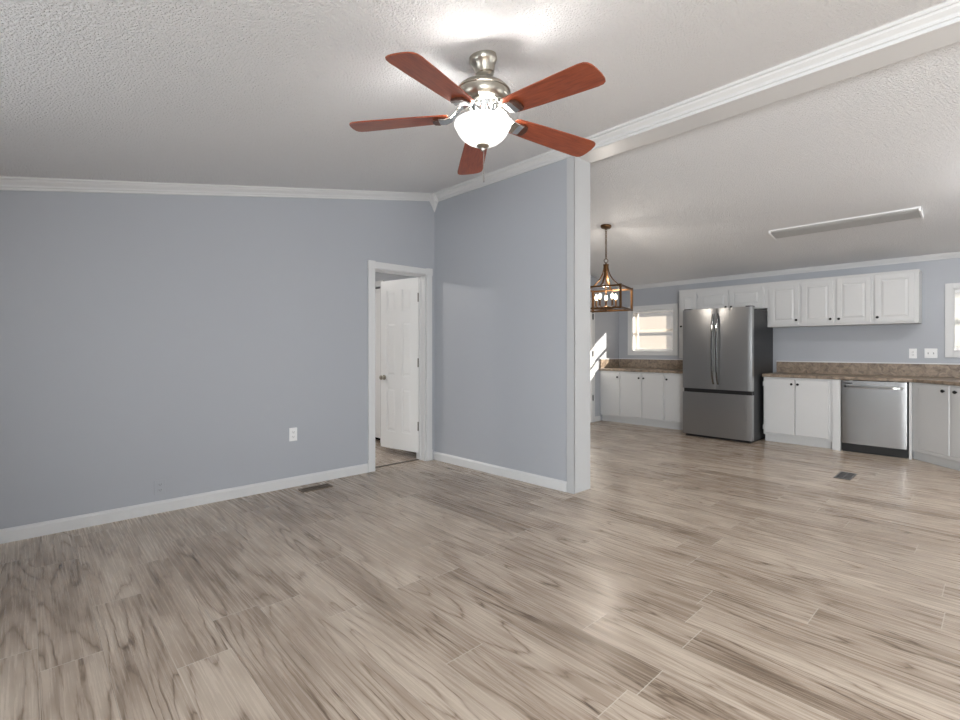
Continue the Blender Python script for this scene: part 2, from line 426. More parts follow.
# door casing (living side) and jamb
mb = MB()
mb.box(-4.40, -4.380, D0-.075, D0, 0, 2.075).box(-4.40, -4.380, D1, D1+.075, 0, 2.075)
mb.box(-4.40, -4.380, D0, D1, 2.078, 2.145)
mb.box(-4.40, -4.376, D0-.08, D0+.004, 2.070, 2.152).box(-4.40, -4.376, D1-.004, D1+.08, 2.070, 2.152)
mb.box(-4.40, -4.378, D1+.004, D1+.08, 0, .12).box(-4.40, -4.378, D0-.08, D0-.004, 0, .12)
struct(mb.build('trim_6', M_trim, bevel=.004), 'white casing around the bedroom doorway', 'trim')
mb = MB()
mb.box(-4.56, -4.40, D0-.004, D0+.014, 0, DZ).box(-4.56, -4.40, D1-.014, D1+.004, 0, DZ).box(-4.56, -4.40, D0, D1, DZ-.016, DZ+.004)
mb.box(-4.50, -4.465, D0+.014, D0+.024, 0, DZ).box(-4.50, -4.465, D1-.024, D1-.014, 0, DZ).box(-4.50, -4.465, D0, D1, DZ-.026, DZ-.016)
struct(mb.build('trim_7', M_trim, bevel=.002), 'white door jamb of the bedroom doorway', 'trim')
struct(MB().box(-4.535, -4.500, D0+.014, D1-.014, 0, .004).build('trim_8', M_seam), 'dark threshold seam in the doorway floor', 'trim')

# six-panel door, swung into the far room
def panel_door(W_, Hh, th=.035):
    mb = MB()
    mb.box(0, W_, .007, th-.007, 0, Hh)
    st, mid = .105, .10
    pw = (W_ - 2*st - mid)/2
    rows = [(.20, .72), (.86, 1.50), (1.62, 1.88)]
    k = Hh/2.0
    rows = [(a*k, b*k) for a, b in rows]
    for y0, y1 in ((0, .007), (th-.007, th)):
        mb.box(0, st, y0, y1, 0, Hh).box(W_-st, W_, y0, y1, 0, Hh).box(st+pw, st+pw+mid, y0, y1, 0, Hh)
        zz = [0] + [v for r in rows for v in r] + [Hh]
        for i in range(0, len(zz), 2):
            for xa in (st, st+pw+mid): mb.box(xa, xa+pw, y0, y1, zz[i], zz[i+1])
    for xa in (st, st+pw+mid):
        for (a, b) in rows:
            i0, i1 = .022, .04
            for ya, yb in ((.007, .0015), (th-.007, th-.0015)):
                r0 = [(xa+i0, ya, a+i0), (xa+pw-i0, ya, a+i0), (xa+pw-i0, ya, b-i0), (xa+i0, ya, b-i0)]
                r1 = [(xa+i1, yb, a+i1), (xa+pw-i1, yb, a+i1), (xa+pw-i1, yb, b-i1), (xa+i1, yb, b-i1)]
                mb.loft([r0, r1])
    return mb
ang = math.atan2(-.127, -.697)
DM = Matrix.Translation((-4.512, 3.257, .075)) @ Matrix.Rotation(ang, 4, 'Z') @ Matrix.Translation((.006, -.035, 0))
door = struct(panel_door(.622, 1.988).xf(DM).build('door_1', M_door), 'open white six-panel door', 'door')
mb = MB()
mb.lathe([(.0, 0), (.031, 0), (.031, .004), (.012, .008), (.011, .030), (.020, .036), (.027, .046), (.027, .056), (.018, .064), (0.0, .066)], (0, 0, 0), 24)
knobM = DM @ Matrix.Translation((.560, .035, .835)) @ Matrix.Rotation(R(-90), 4, 'X')
mb.xf(knobM).build('door_knob', M_nickel, door, smooth=True)
mb = MB().lathe([(.0, 0), (.031, 0), (.031, .004), (.012, .008), (.011, .030), (.020, .036), (.027, .046), (.027, .056), (.018, .064), (0.0, .066)], (0, 0, 0), 24)
mb.xf(DM @ Matrix.Translation((.560, 0, .835)) @ Matrix.Rotation(R(90), 4, 'X')).build('door_knob', M_nickel, door, smooth=True)
M_hinge = mat('satin_hinge', rgb(128, 125, 120), .4, .6)
for hz in (.30, 1.02, 1.76):
    MB().box(.0015, .0075, -.036, -.001, hz-.048, hz+.048).cyl((.002, .004, hz-.05), (.002, .004, hz+.05), .008, n=12).xf(DM @ Matrix.Translation((-.006, .035, 0))).build('hinge', M_hinge, door)

# closed white door in the partition wall, in the room beyond
d2 = struct(MB().box(H0+.01, H1-.01, PL+.02, PL+.055, .05, 2.065).build('door_2', M_door, bevel=.002), 'closed white door beyond the open door', 'door')
mb = MB()
mb.box(H0-.07, H0+.006, PL-.018, PL, 0, 2.16).box(H1-.006, H1+.07, PL-.018, PL, 0, 2.16).box(H0, H1, PL-.018, PL, 2.084, 2.16)
struct(mb.build('trim_9', M_trim, bevel=.003), 'white casing around the closed door beyond', 'trim')
struct(MB().box(H0, H1, PL+.09, PL+.12, 0, 2.09).build('door_gap_shade', M_gapshade), 'dark sheet standing in for the shade under the closed door', 'trim')  # black sheet painting the shade in the gap below the door

# white back door at the far side of the kitchen (edge seen past the partition end)
d3 = struct(MB().box(-4.80, -4.765, 6.20, 7.06, .01, 2.04).build('door_3', M_door, bevel=.003), 'white back door on the far kitchen wall', 'door')
for hz in (.42, 1.17, 1.80):
    MB().box(-4.800, -4.757, 7.062, 7.074, hz-.045, hz+.045).cyl((-4.757, 7.068, hz-.05), (-4.757, 7.068, hz+.05), .008, n=10).build('hinge', M_black, d3)
mb = MB().box(-4.80, -4.775, 7.076, 7.15, 0, 2.12).box(-4.80, -4.775, 6.11, 6.186, 0, 2.12).box(-4.80, -4.775, 6.186, 7.076, 2.05, 2.12)
struct(mb.build('trim_11', M_trim, bevel=.003), 'white casing around the back door', 'trim')

# ------------------------------------------------------------------ windows
def window(name, W_, y_in, lab, cas=.08):
    x0, x1, z0, z1 = W_
    mb = MB()
    a = .018
    mb.box(x0-cas, x0, y_in-a, y_in, z0-.07, z1+cas-.01).box(x1, x1+cas, y_in-a, y_in, z0-.07, z1+cas-.01)
    mb.box(x0, x1, y_in-a, y_in, z1, z1+cas-.01).box(x0, x1, y_in-a, y_in, z0-.07, z0)
    mb.box(x0-.0, x1, y_in-a-.012, y_in+.09, z0, z0+.016)
    mb.box(x0, x0+.012, y_in, y_in+.15, z0+.016, z1).box(x1-.012, x1, y_in, y_in+.15, z0+.016, z1).box(x0+.012, x1-.012, y_in, y_in+.15, z1-.012, z1)
    wo = struct(mb.build(name, M_trim, bevel=.002), lab, 'window')
    ys0, ys1 = y_in+.11, y_in+.14
    f = MB()
    f.box(x0+.012, x0+.05, ys0, ys1, z0, z1).box(x1-.05, x1-.012, ys0, ys1, z0, z1)
    f.box(x0+.05, x1-.05, ys0, ys1, z1-.05, z1-.012).box(x0+.05, x1-.05, ys0, ys1, z0, z0+.05)
    zm = (z0+z1)/2
    f.box(x0+.05, x1-.05, ys0, ys1, zm-.018, zm+.018)
    f.build('sash', M_trim, wo)
    MB().box(x0+.04, x1-.04, ys0+.012, ys0+.016, z0+.04, z1-.04).build('window_pane', M_glass, wo)
    return wo
window('window_1', W1, KY, 'small white-cased kitchen window beside the refrigerator')
window('window_2', W2, KY, 'white-cased kitchen window at the picture edge', .07)
def plain_window(name, box_fn, glass_fn, lab):
    wo = struct(box_fn(MB()).build(name, M_trim), lab, 'window'); glass_fn(MB()).build('window_pane', M_glass, wo)
for i, (a, b, c, d) in enumerate(FW):
    def bf(mb):
        for k in range(3):
            x = a + (b-a-.05)*k/2; mb.box(x, x+.05, FY-.10, FY-.05, c, d)
        return mb.box(a, b, FY-.10, FY-.05, c, c+.05).box(a, b, FY-.10, FY-.05, d-.05, d)
    plain_window('window_%d' % (3+i), bf, lambda mb: mb.box(a, b, FY-.08, FY-.076, c, d), 'living room window behind the viewpoint')
for nm, y0, y1, z0, z1 in (('window_5', 0.0, 2.4, .0, 2.05), ('window_6', 4.1, 6.5, .0, 2.05)):  # unseen glazed openings added to let fill light in
    def bf(mb):
        for k in range(3):
            y = y0 + (y1-y0-.06)*k/2; mb.box(RX+.05, RX+.10, y, y+.06, z0, z1)
        return mb.box(RX+.05, RX+.10, y0, y1, z0, z0+.06).box(RX+.05, RX+.10, y0, y1, z1-.06, z1)
    plain_window(nm, bf, lambda mb: mb.box(RX+.07, RX+.074, y0, y1, z0, z1), 'added daylight window in the wall beyond the right of the view')

# shade and blind
x0, x1, z0, z1 = W1
sh = empty('roller_shade', (x0+.38, KY+.02, z0+.03), 'sheer beige roller shade pulled down in the small kitchen window', 'shade')
MB().box(x0+.016, x1-.016, KY+.0175, KY+.0185, z0+.045, z1-.04).build('shade_fabric', M_shade, sh)
MB().cyl((x0+.014, KY+.03, z1-.032), (x1-.014, KY+.03, z1-.032), .018).build('roller', M_white, sh, smooth=True)
MB().box(x0+.016, x1-.016, KY+.012, KY+.024, z0+.024, z0+.046).build('bottom_rail', M_white, sh, bevel=.003)
MB().cyl((x0+.075, KY+.008, z0+.05), (x0+.075, KY+.008, z1-.03), .0022, n=8).build('pull_cord', M_lens, sh)
x0, x1, z0, z1 = W2
bl = empty('window_blind', (x0+.37, KY+.03, z0+.03), 'white horizontal slat blind in the window over the counter corner', 'blind')
mb = MB(); ns = 24
for k in range(ns):
    z = z0+.06 + (z1-.06-z0-.06)*k/(ns-1)
    mb.box(-.360, .360, -.0185, .0185, -.0005, .0005, Matrix.Translation(((x0+x1)/2, KY+.035, z)) @ Matrix.Rotation(R(-52), 4, 'X'))
mb.build('slats', M_blind, bl)
MB().box(x0+.014, x1-.014, KY+.015, KY+.055, z1-.05, z1-.014).build('head_rail', M_white, bl, bevel=.002)
MB().box(x0+.020, x1-.020, KY+.022, KY+.048, z0+.024, z0+.042).build('bottom_rail', M_white, bl, bevel=.002)

# ------------------------------------------------------------------ cabinets
def knob(parent, x, y, z, d=(0, -1, 0), r=.016):
    d = Vector(d)
    q = Vector((0, 0, 1)).rotation_difference(d).to_matrix().to_4x4()
    MB().lathe([(0, 0), (.009, 0), (.007, .010), (r*.9, .014), (r, .020), (r*.8, .027), (0, .029)], (0, 0, 0), 16).xf(Matrix.Translation((x, y, z)) @ q).build('knob', M_black, parent, smooth=True)
def raised_door(mb, x0, x1, y, z0, z1, th=.019, fr=.052):
    # y is the front plane; thickness goes to +y
    mb.box(x0, x1, y+.009, y+th, z0, z1)
    mb.box(x0, x0+fr, y, y+.009, z0, z1).box(x1-fr, x1, y, y+.009, z0, z1)
    mb.box(x0+fr, x1-fr, y, y+.009, z0, z0+fr).box(x0+fr, x1-fr, y, y+.009, z1-fr, z1)
    a, b = fr+.008, fr+.03
    if x1-x0 > 2*b+.03 and z1-z0 > 2*b+.02:
        mb.loft([[(x0+a, y+.009, z0+a), (x1-a, y+.009, z0+a), (x1-a, y+.009, z1-a), (x0+a, y+.009, z1-a)],
                 [(x0+b, y+.001, z0+b), (x1-b, y+.001, z0+b), (x1-b, y+.001, z1-b), (x0+b, y+.001, z1-b)]])
    return mb
def slab_door(mb, x0, x1, y, z0, z1, th=.019):
    b = .005
    return mb.loft([[(x0, y+th, z0), (x1, y+th, z0), (x1, y+th, z1), (x0, y+th, z1)],
                    [(x0, y+.006, z0), (x1, y+.006, z0), (x1, y+.006, z1), (x0, y+.006, z1)],
                    [(x0+b, y, z0+b), (x1-b, y, z0+b), (x1-b, y, z1-b), (x0+b, y, z1-b)]])
def hinges(parent, x, y, z0, z1):
    for z in (z0+.07, z1-.07):
        MB().cyl((x, y+.006, z-.022), (x, y+.006, z+.022), .007, n=10).box(x-.008, x+.008, y+.008, y+.018, z-.03, z+.03).build('hinge', M_cab, parent, smooth=True)

UF, UD = 7.60, 7.62   # upper door face / carcass face
def upper(x0, x1, z0, z1, doors, label, group='wall cabinets in the kitchen row', end=False):
    c = empty('wall_cabinet', ((x0+x1)/2, KY-.16, z0), label, 'cabinet', group)
    mb = MB().box(x0, x1, UD, KY, z0, z1)
    if end or True: mb.box(x0, x1+(.005 if end else 0), UD-.010, KY, z1-.018, z1+.004)
    mb.build('carcass', M_cab, c, bevel=.002)
    for (a, b, d0, d1, side, kz) in doors:
        dd = raised_door(MB(), a, b, UF, d0, d1).build('cabinet_door', M_cab, c, bevel=.0015)
        if kz: knob(dd, (b-.026) if side == 'r' else (a+.026), UF, kz)
        hinges(dd, (a-.008) if side == 'r' else (b+.008), UF, d0, d1)
    return c
upper(-2.262, -1.857, 1.557, 2.178, [(-2.222, -1.874, 1.585, 2.125, 'r', 1.64)], 'white single-door wall cabinet next to the refrigerator', )
upper(-1.857, -1.091, 1.557, 2.178, [(-1.838, -1.494, 1.585, 2.130, 'r', 1.637), (-1.456, -1.110, 1.585, 2.135, 'l', 1.635)], 'white wall cabinet with a pair of doors and knobs between them')
upper(-1.091, -.672, 1.557, 2.178, [(-1.072, -.708, 1.580, 2.148, 'l', 1.636)], 'white single-door wall cabinet at the exposed end of the row', 'wall cabinets in the kitchen row', True)
upper(-3.225, -2.262, 1.825, 2.178, [(-3.208, -2.776, 1.845, 2.125, 'r', 1.871), (-2.752, -2.310, 1.845, 2.125, 'l', 1.869)], 'short white wall cabinet above the refrigerator')
upper(-3.520, -3.225, 1.10, 2.178, [(-3.500, -3.245, 1.13, 2.125, 'l', 1.605)], 'narrow tall white wall cabinet between the window and refrigerator')

CF, CD = 7.320, 7.339   # base door face / carcass face
def basecab(x0, x1, doors, label, ends=()):
    c = empty('base_cabinet', ((x0+x1)/2, 7.64, 0), label, 'cabinet', 'white kitchen base cabinets')
    MB().box(x0, x1, CD, KY-.03, .10, .873).build('carcass', M_cab, c, bevel=.002)
    MB().box(x0+.003, x1-.003, CD+.060, KY-.05, 0, .10).build('toe_kick', M_cab, c)
    for (a, b, side, kz, hs) in doors:
        dd = slab_door(MB(), a, b, CF, .125, .850).build('cabinet_door', M_cab, c)
        knob(dd, (b-.032) if side == 'r' else (a+.032), CF, kz)
        hinges(dd, (a-.008) if side == 'r' else (b+.008), CF, .125, .850)
    return c
basecab(-4.797, -3.19, [(-4.763, -4.410, 'r', .775, 1), (-4.384, -4.016, 'r', .775, 1), (-3.996, -3.632, 'l', .775, 1), (-3.607, -3.250, 'l', .775, 1)], 'long white base cabinet with four doors under the small window')
basecab(-2.222, -1.450, [(-2.212, -1.852, 'r', .790, 1), (-1.846, -1.485, 'l', .790, 1)], 'white two-door base cabinet between the refrigerator and dishwasher')
tag(MB().box(-1.448, -1.362, 7.318, KY-.03, 0, .873).build('filler_panel', M_cab, bevel=.003), 'narrow white filler panel on the left side of the dishwasher', 'panel')
tag(MB().box(-.728, -.704, 7.318, KY-.03, 0, .873).build('end_panel', M_cab, bevel=.002), 'thin white panel on the right side of the dishwasher', 'panel')

# corner (diagonal) sink cabinet
c = empty('corner_cabinet', (-.1, 7.3, 0), 'white diagonal corner base cabinet at the edge of the view', 'cabinet', 'white kitchen base cabinets')
k = 6.645
MB().prism([(-.702, k+.702-.012, .10), (-.702, KY-.03, .10), (.60, KY-.03, .10), (.60, 6.20, .10), (.06, 6.20, .10), (.06, k-.06-.012, .10)], (0, 0, .773)).build('carcass', M_cab, c, bevel=.002)
MB().prism([(-.700, k+.700+.06, 0), (-.700, KY-.05, 0), (.59, KY-.05, 0), (.59, 6.22, 0), (.10, 6.22, 0), (.10, k-.10+.06, 0)], (0, 0, .10)).build('toe_kick', M_cab, c)
dx = math.sqrt(2)
DG = Matrix.Translation((-.645, k+.645-.0265-.0, 0)) @ Matrix.Rotation(R(-45), 4, 'Z')
for (a, b, s) in ((0.0, .368, 'r'), (.395, .763, 'l')):
    dd = slab_door(MB(), a, b, 0, .140, .870-.008).xf(DG).build('cabinet_door', M_cab, c)
    kp = DG @ Vector(((b-.055) if s == 'r' else (a+.055), 0, .808))
    knob(dd, kp.x, kp.y, kp.z, (-1, -1, 0), .018)
    hp = (a-.006) if s == 'r' else (b+.006)
    for z in (.21, .79):
        MB().cyl((hp, .006, z-.022), (hp, .006, z+.022), .006, n=8).xf(DG).build('hinge', M_cab, dd)

# countertops with backsplash
def counter(poly, label, splash):
    c = empty('countertop', (sum(p[0] for p in poly)/len(poly), sum(p[1] for p in poly)/len(poly), .875), label, 'countertop', 'stone-look countertops')
    MB().prism([(x, y, .875) for x, y in poly], (0, 0, .04)).build('worktop', M_counter, c, bevel=.008, segs=3)
    m = MB()
    for b in splash: m.box(*b, .9155, 1.068)
    m.build('backsplash', M_counter, c, bevel=.003)
    m = MB()
    for b in splash:
        if b[1]-b[0] > .1: m.box(b[0], b[1], b[2]-.006, KY-.001, 1.068, 1.082)
        else: m.box(b[0], b[1]+.006, b[2], b[3], 1.068, 1.082)
    m.build('backsplash_cap', M_trim, c)
counter([(-4.798, 7.305), (-3.185, 7.305), (-3.185, KY-.002), (-4.798, KY-.002)], 'brown stone-look countertop under the small window', [(-4.776, -3.185, KY-.022, KY-.001), (-4.798, -4.776, 7.33, KY-.024)])
counter([(-2.232, 7.305), (-.695, 7.305), (.03, 6.580), (.03, 6.18), (.618, 6.18), (.618, KY-.002), (-2.232, KY-.002)], 'long brown stone-look countertop above the dishwasher turning the corner', [(-2.232, .598, KY-.022, KY-.001)])

# ------------------------------------------------------------------ refrigerator
fx0, fx1, fy = -3.178, -2.252, 6.985
fr = empty('refrigerator', ((fx0+fx1)/2, 7.4, 0), 'stainless steel french-door refrigerator with bottom freezer drawer', 'refrigerator')
MB().box(fx0+.004, fx1-.004, fy+.085, 7.86, .03, 1.785).build('body', M_side, fr, bevel=.006)
def bowed(x0, x1, yf, yb, z0, z1, bow, n=14, edge=.004):
    ring = []
    for i in range(n+1):
        t = i/n; x = x0 + (x1-x0)*t
        s = 1 - (2*t-1)**2
        e = edge*max(0, 1 - min(t, 1-t)*(x1-x0)/.02)**2
        ring.append((x, yf + bow*(1-s) + e))
    ring += [(x1, yb), (x0, yb)]
    return MB().loft([[(x, y, z0) for x, y in ring], [(x, y, z1) for x, y in ring]])
xm = (fx0+fx1)/2
dl = bowed(fx0, xm-.002, fy, fy+.078, .690, 1.812, .006).build('fridge_door', M_steel, fr, smooth=True)
dr = bowed(xm+.002, fx1, fy, fy+.078, .690, 1.812, .006).build('fridge_door', M_steel, fr, smooth=True)
fd = bowed(fx0, fx1, fy, fy+.078, .035, .635, .006, 20).build('freezer_drawer', M_steel, fr, smooth=True)
MB().box(fx0+.01, fx1-.01, fy+.03, fy+.09, .630, .695).build('drawer_recess', M_dark, fr)
MB().box(fx0+.03, fx1-.03, fy+.05, 7.8, .0, .04).build('base_grille', M_dark, fr)
for xc, d in ((xm-.030, dl), (xm+.030, dr)):
    pts = []
    for i in range(25):
        t = i/24
        off = .052*(1 - abs(2*t-1)**6) + .004
        pts.append((xc, fy + .012 - off - .012*math.sin(math.pi*t), .76 + t*.98))
    MB().strip(pts, (1, 0, 0), .024, .016).build('door_handle', M_handle, d, bevel=.005, segs=3)
for xx in (fx0+.05, fx1-.05, xm):
    MB().box(xx-.04, xx+.04, fy+.03, fy+.14, 1.812 if xx != xm else 1.776, 1.826 if xx != xm else 1.805).build('hinge_cover', M_side, fr, bevel=.004)

# ------------------------------------------------------------------ dishwasher
dw = empty('dishwasher', (-1.043, 7.6, 0), 'stainless steel dishwasher with a bar handle', 'dishwasher')
dx0, dx1 = -1.352, -.745
MB().box(dx0-.006, dx1+.012, 7.345, 7.90, .012, .868).build('tub', M_dark, dw)
bowed(dx0, dx1, 7.300, 7.344, .108, .868, .006).build('front_panel', M_steel2, dw, smooth=True)
MB().box(dx0+.005, dx1-.005, 7.365, 7.40, .0, .10).box(dx0+.03, dx1-.03, 7.358, 7.366, .045, .052).build('toe_grille', M_dark, dw)
pts = [(dx0+.03 + (dx1-dx0-.06)*i/20, 7.300 - .034*(1-abs(i/10-1)**8) - .012*math.sin(math.pi*i/20), .798) for i in range(21)]
MB().strip(pts, (0, 0, 1), .030, .014).build('bar_handle', M_chrome, dw, bevel=.005, segs=3)
MB().box(dx0+.02, dx0+.11, 7.2995, 7.304, .830, .842).build('badge', M_dark, dw)
for xx in (dx0+.09, dx1-.10): MB().box(xx-.012, xx+.012, 7.318, 7.36, .866, .8745).build('mount_clip', M_nickel, dw)

# ------------------------------------------------------------------ wall plates
def plate(name, label, cat, o, u, nrm, wd, ht, m, kind):
    # o centre on the wall, u horizontal direction, nrm out of wall
    o = Vector(o); u = Vector(u).normalized(); nrm = Vector(nrm).normalized(); zz = Vector((0, 0, 1))
    Mx = Matrix.Translation(o) @ Matrix((u, nrm, zz)).transposed().to_4x4()
    p = tag(MB().box(-wd/2, wd/2, 0, .006, -ht/2, ht/2).xf(Mx).build(name, m, bevel=.0025), label, cat, 'electrical plates on the walls')
    p_loc = None
    if kind == 'outlet':
        for s in (-.021, .021):
            a = MB().box(-.0165, .0165, .006, .0085, s-.014, s+.014).xf(Mx).build('socket', m, p, bevel=.002)
            for q in ((-.008, -.0055, s-.004, s+.007), (.0055, .008, s-.003, s+.006), (-.002, .002, s-.010, s-.006)):
                MB().box(q[0], q[1], .0084, .009, q[2], q[3]).xf(Mx).build('slot', M_dark, a)
    elif kind == 'gfci':
        a = MB().box(-.017, .017, .006, .009, -.034, .034).xf(Mx).build('socket', m, p, bevel=.002)
        for q in ((-.008, -.005, .012, .024), (.005, .008, .012, .024), (-.008, -.005, -.024, -.012), (.005, .008, -.024, -.012)):
            MB().box(q[0], q[1], .0088, .0096, q[2], q[3]).xf(Mx).build('slot', M_dark, a)
    elif kind == 'switches':
        for s in (-.024, .024):
            MB().box(s-.005, s+.005, .006, .018, -.012, .010).xf(Mx).build('toggle', M_lens, p, bevel=.002)
    elif kind == 'blank':
        MB().lathe([(0, 0), (.005, 0), (.005, .009), (0, .009)], (0, 0, 0), 12).xf(Mx @ Matrix.Rotation(R(-90), 4, 'X')).build('jack', M_nickel, p)
    return p
plate('wall_outlet', 'white duplex outlet on the blue-grey wall above the floor register', 'outlet', (-4.40, 1.781, .475), (0, -1, 0), (1, 0, 0), .073, .120, M_white, 'outlet')
plate('wall_outlet', 'outlet plate painted the wall colour, low on the long wall', 'outlet', (-4.40, .755, .194), (0, -1, 0), (1, 0, 0), .075, .110, M_bluepl, 'outlet')
plate('wall_plate', 'white cable jack plate on the partition wall', 'wall plate', (-3.291, PL, .348), (-1, 0, 0), (0, -1, 0), .073, .120, M_white, 'blank')
plate('wall_outlet', 'white kitchen outlet above the backsplash over the dishwasher', 'outlet', (-.754, KY, 1.195), (-1, 0, 0), (0, -1, 0), .073, .120, M_white, 'gfci')
plate('light_switch', 'white double switch plate beside the right kitchen window', 'switch', (-.592, KY, 1.199), (-1, 0, 0), (0, -1, 0), .116, .116, M_white, 'switches')

# ------------------------------------------------------------------ floor registers
def register(x0, x1, y0, y1, m, label, along_y=True):
    r = tag(MB().box(x0, x0+.014, y0, y1, .0, .006).box(x1-.014, x1, y0, y1, .0, .006).box(x0+.014, x1-.014, y0, y0+.018, 0, .006).box(x0+.014, x1-.014, y1-.018, y1, 0, .006).build('floor_register', m, bevel=.002), label, 'vent', 'floor registers')
    MB().box(x0+.014, x1-.014, y0+.018, y1-.018, 0, .0015).build('duct_shade', M_gapshade, r)  # flat black sheet in place of the shade between the louvers
    mb = MB(); n = 18
    for k in range(n):
        y = y0+.024 + (y1-y0-.048)*k/(n-1)
        mb.box(x0+.014, x1-.014, y-.0028, y+.0028, .0016, .005)
    mb.box((x0+x1)/2-.003, (x0+x1)/2+.003, y0+.018, y1-.018, .0016, .0054)
    mb.build('louvers', m, r)
register(-4.272, -4.152, 1.770, 2.050, M_vent, 'brown floor register beside the long baseboard')
register(-1.127, -.993, 5.745, 6.075, M_vent2, 'grey floor register in front of the dishwasher')

# ------------------------------------------------------------------ fluorescent fixture on the kitchen ceiling
fxl = empty('fluorescent_fixture', (-1.20, 6.42, zk(6.42)), 'long unlit white fluorescent fixture on the sloped kitchen ceiling', 'ceiling light')
FM = Matrix.Translation((-1.195, 6.415, zk(6.415)-.001)) @ Matrix.Rotation(math.atan(-.1515), 4, 'X')
MB().box(-.645, .645, -.125, .125, -.014, .0).xf(FM).build('housing', M_white, fxl, bevel=.003)
MB().prism([(-.640, -.122, -.013), (-.640, -.116, -.024), (-.640, -.080, -.036), (-.640, .080, -.036), (-.640, .116, -.024), (-.640, .122, -.013)], (1.28, 0, 0)).xf(FM).build('diffuser', M_lens, fxl)
for s in (-1, 1): MB().box(s*.648-.010, s*.648+.010, -.126, .126, -.042, .0).xf(FM).build('end_cap', M_white, fxl, bevel=.006)

# ------------------------------------------------------------------ ceiling fan
FX, FYc = -1.729, 1.631
zc = zl(FYc)
fan = empty('ceiling_fan', (FX, FYc, zc), 'five-blade cherry wood ceiling fan with brushed nickel motor and lit bowl', 'ceiling fan')
tilt = Matrix.Translation((FX, FYc, zc)) @ Matrix.Rotation(math.atan(.186), 4, 'X') @ Matrix.Translation((-FX, -FYc, -zc))
C0 = (FX, FYc, 0)
MB().lathe([(0, zc+.004), (.066, zc+.004), (.068, zc-.022), (.064, zc-.028), (.054, zc-.046), (.047, zc-.074), (.047, zc-.078), (.041, zc-.080), (.042, zc-.088), (.036, zc-.096), (.026, zc-.096), (.024, zc-.086), (0, zc-.086)], C0, 36).xf(tilt).build('canopy', M_nickel, fan, smooth=True)
MB().cyl((FX, FYc, 2.53), (FX, FYc, zc-.07), .0115, n=18).build('downrod', M_nickel, fan, smooth=True)
MB().lathe([(0, 2.556), (.030, 2.556), (.036, 2.550), (.066, 2.543), (.100, 2.529), (.122, 2.513), (.134, 2.498), (.135, 2.492), (.130, 2.489), (.129, 2.470), (.122, 2.452), (.108, 2.440), (.092, 2.434), (0, 2.434)], C0, 48).build('motor_housing', M_nickel, fan, smooth=True)
MB().lathe([(0, 2.436), (.076, 2.436), (.074, 2.426), (.060, 2.392), (.056, 2.384), (.064, 2.380), (.066, 2.374), (.050, 2.370), (.046, 2.352), (0, 2.352)], C0, 40).build('switch_housing', M_chrome, fan, smooth=True)
ZB = 2.337
bowl = [(.132, ZB+.014), (.138, ZB+.010), (.139, ZB+.002), (.136, ZB-.006), (.130, ZB-.012), (.127, ZB-.022), (.119, ZB-.038), (.103, ZB-.058), (.080, ZB-.076), (.052, ZB-.090), (.028, ZB-.097), (.012, ZB-.099), (.0, ZB-.099)]
MB().lathe(bowl[::-1][:] + [(.127, ZB+.012)] + [(max(r-.006, .0), z+.004) for r, z in bowl[2:]], C0, 48).build('glass_bowl', M_bowl, fan, smooth=True)
fin = MB().lathe([(0, ZB-.094), (.030, ZB-.094), (.031, ZB-.100), (.024, ZB-.106), (.012, ZB-.112), (.009, ZB-.122), (0, ZB-.126)], C0, 24).build('finial', M_nickel, fan, smooth=True)
ch = MB()
ch.cyl((FX+.006, FYc, ZB-.105), (FX+.006, FYc, ZB-.245), .0016, n=6)
for i in range(28): ch.sphere((FX+.006, FYc, ZB-.108-i*.005), .0024, n=6)
ch.cyl((FX+.006, FYc, ZB-.245), (FX+.006, FYc, ZB-.275), .0032, .0045, n=10)
ch.build('pull_chain', M_chrome, fan, smooth=True)
MB().cyl((FX, FYc, 2.352), (FX, FYc, ZB-.095), .006, n=10).build('center_stem', M_nickel, fan)
base = None
def az(th):   # camera-frame azimuth (right, forward) to world
    f = Vector((-math.sin(R(47)), math.cos(R(47)), 0)); r = Vector((math.cos(R(47)), math.sin(R(47)), 0))
    return r*math.cos(th) + f*math.sin(th)
ZBL = 2.386
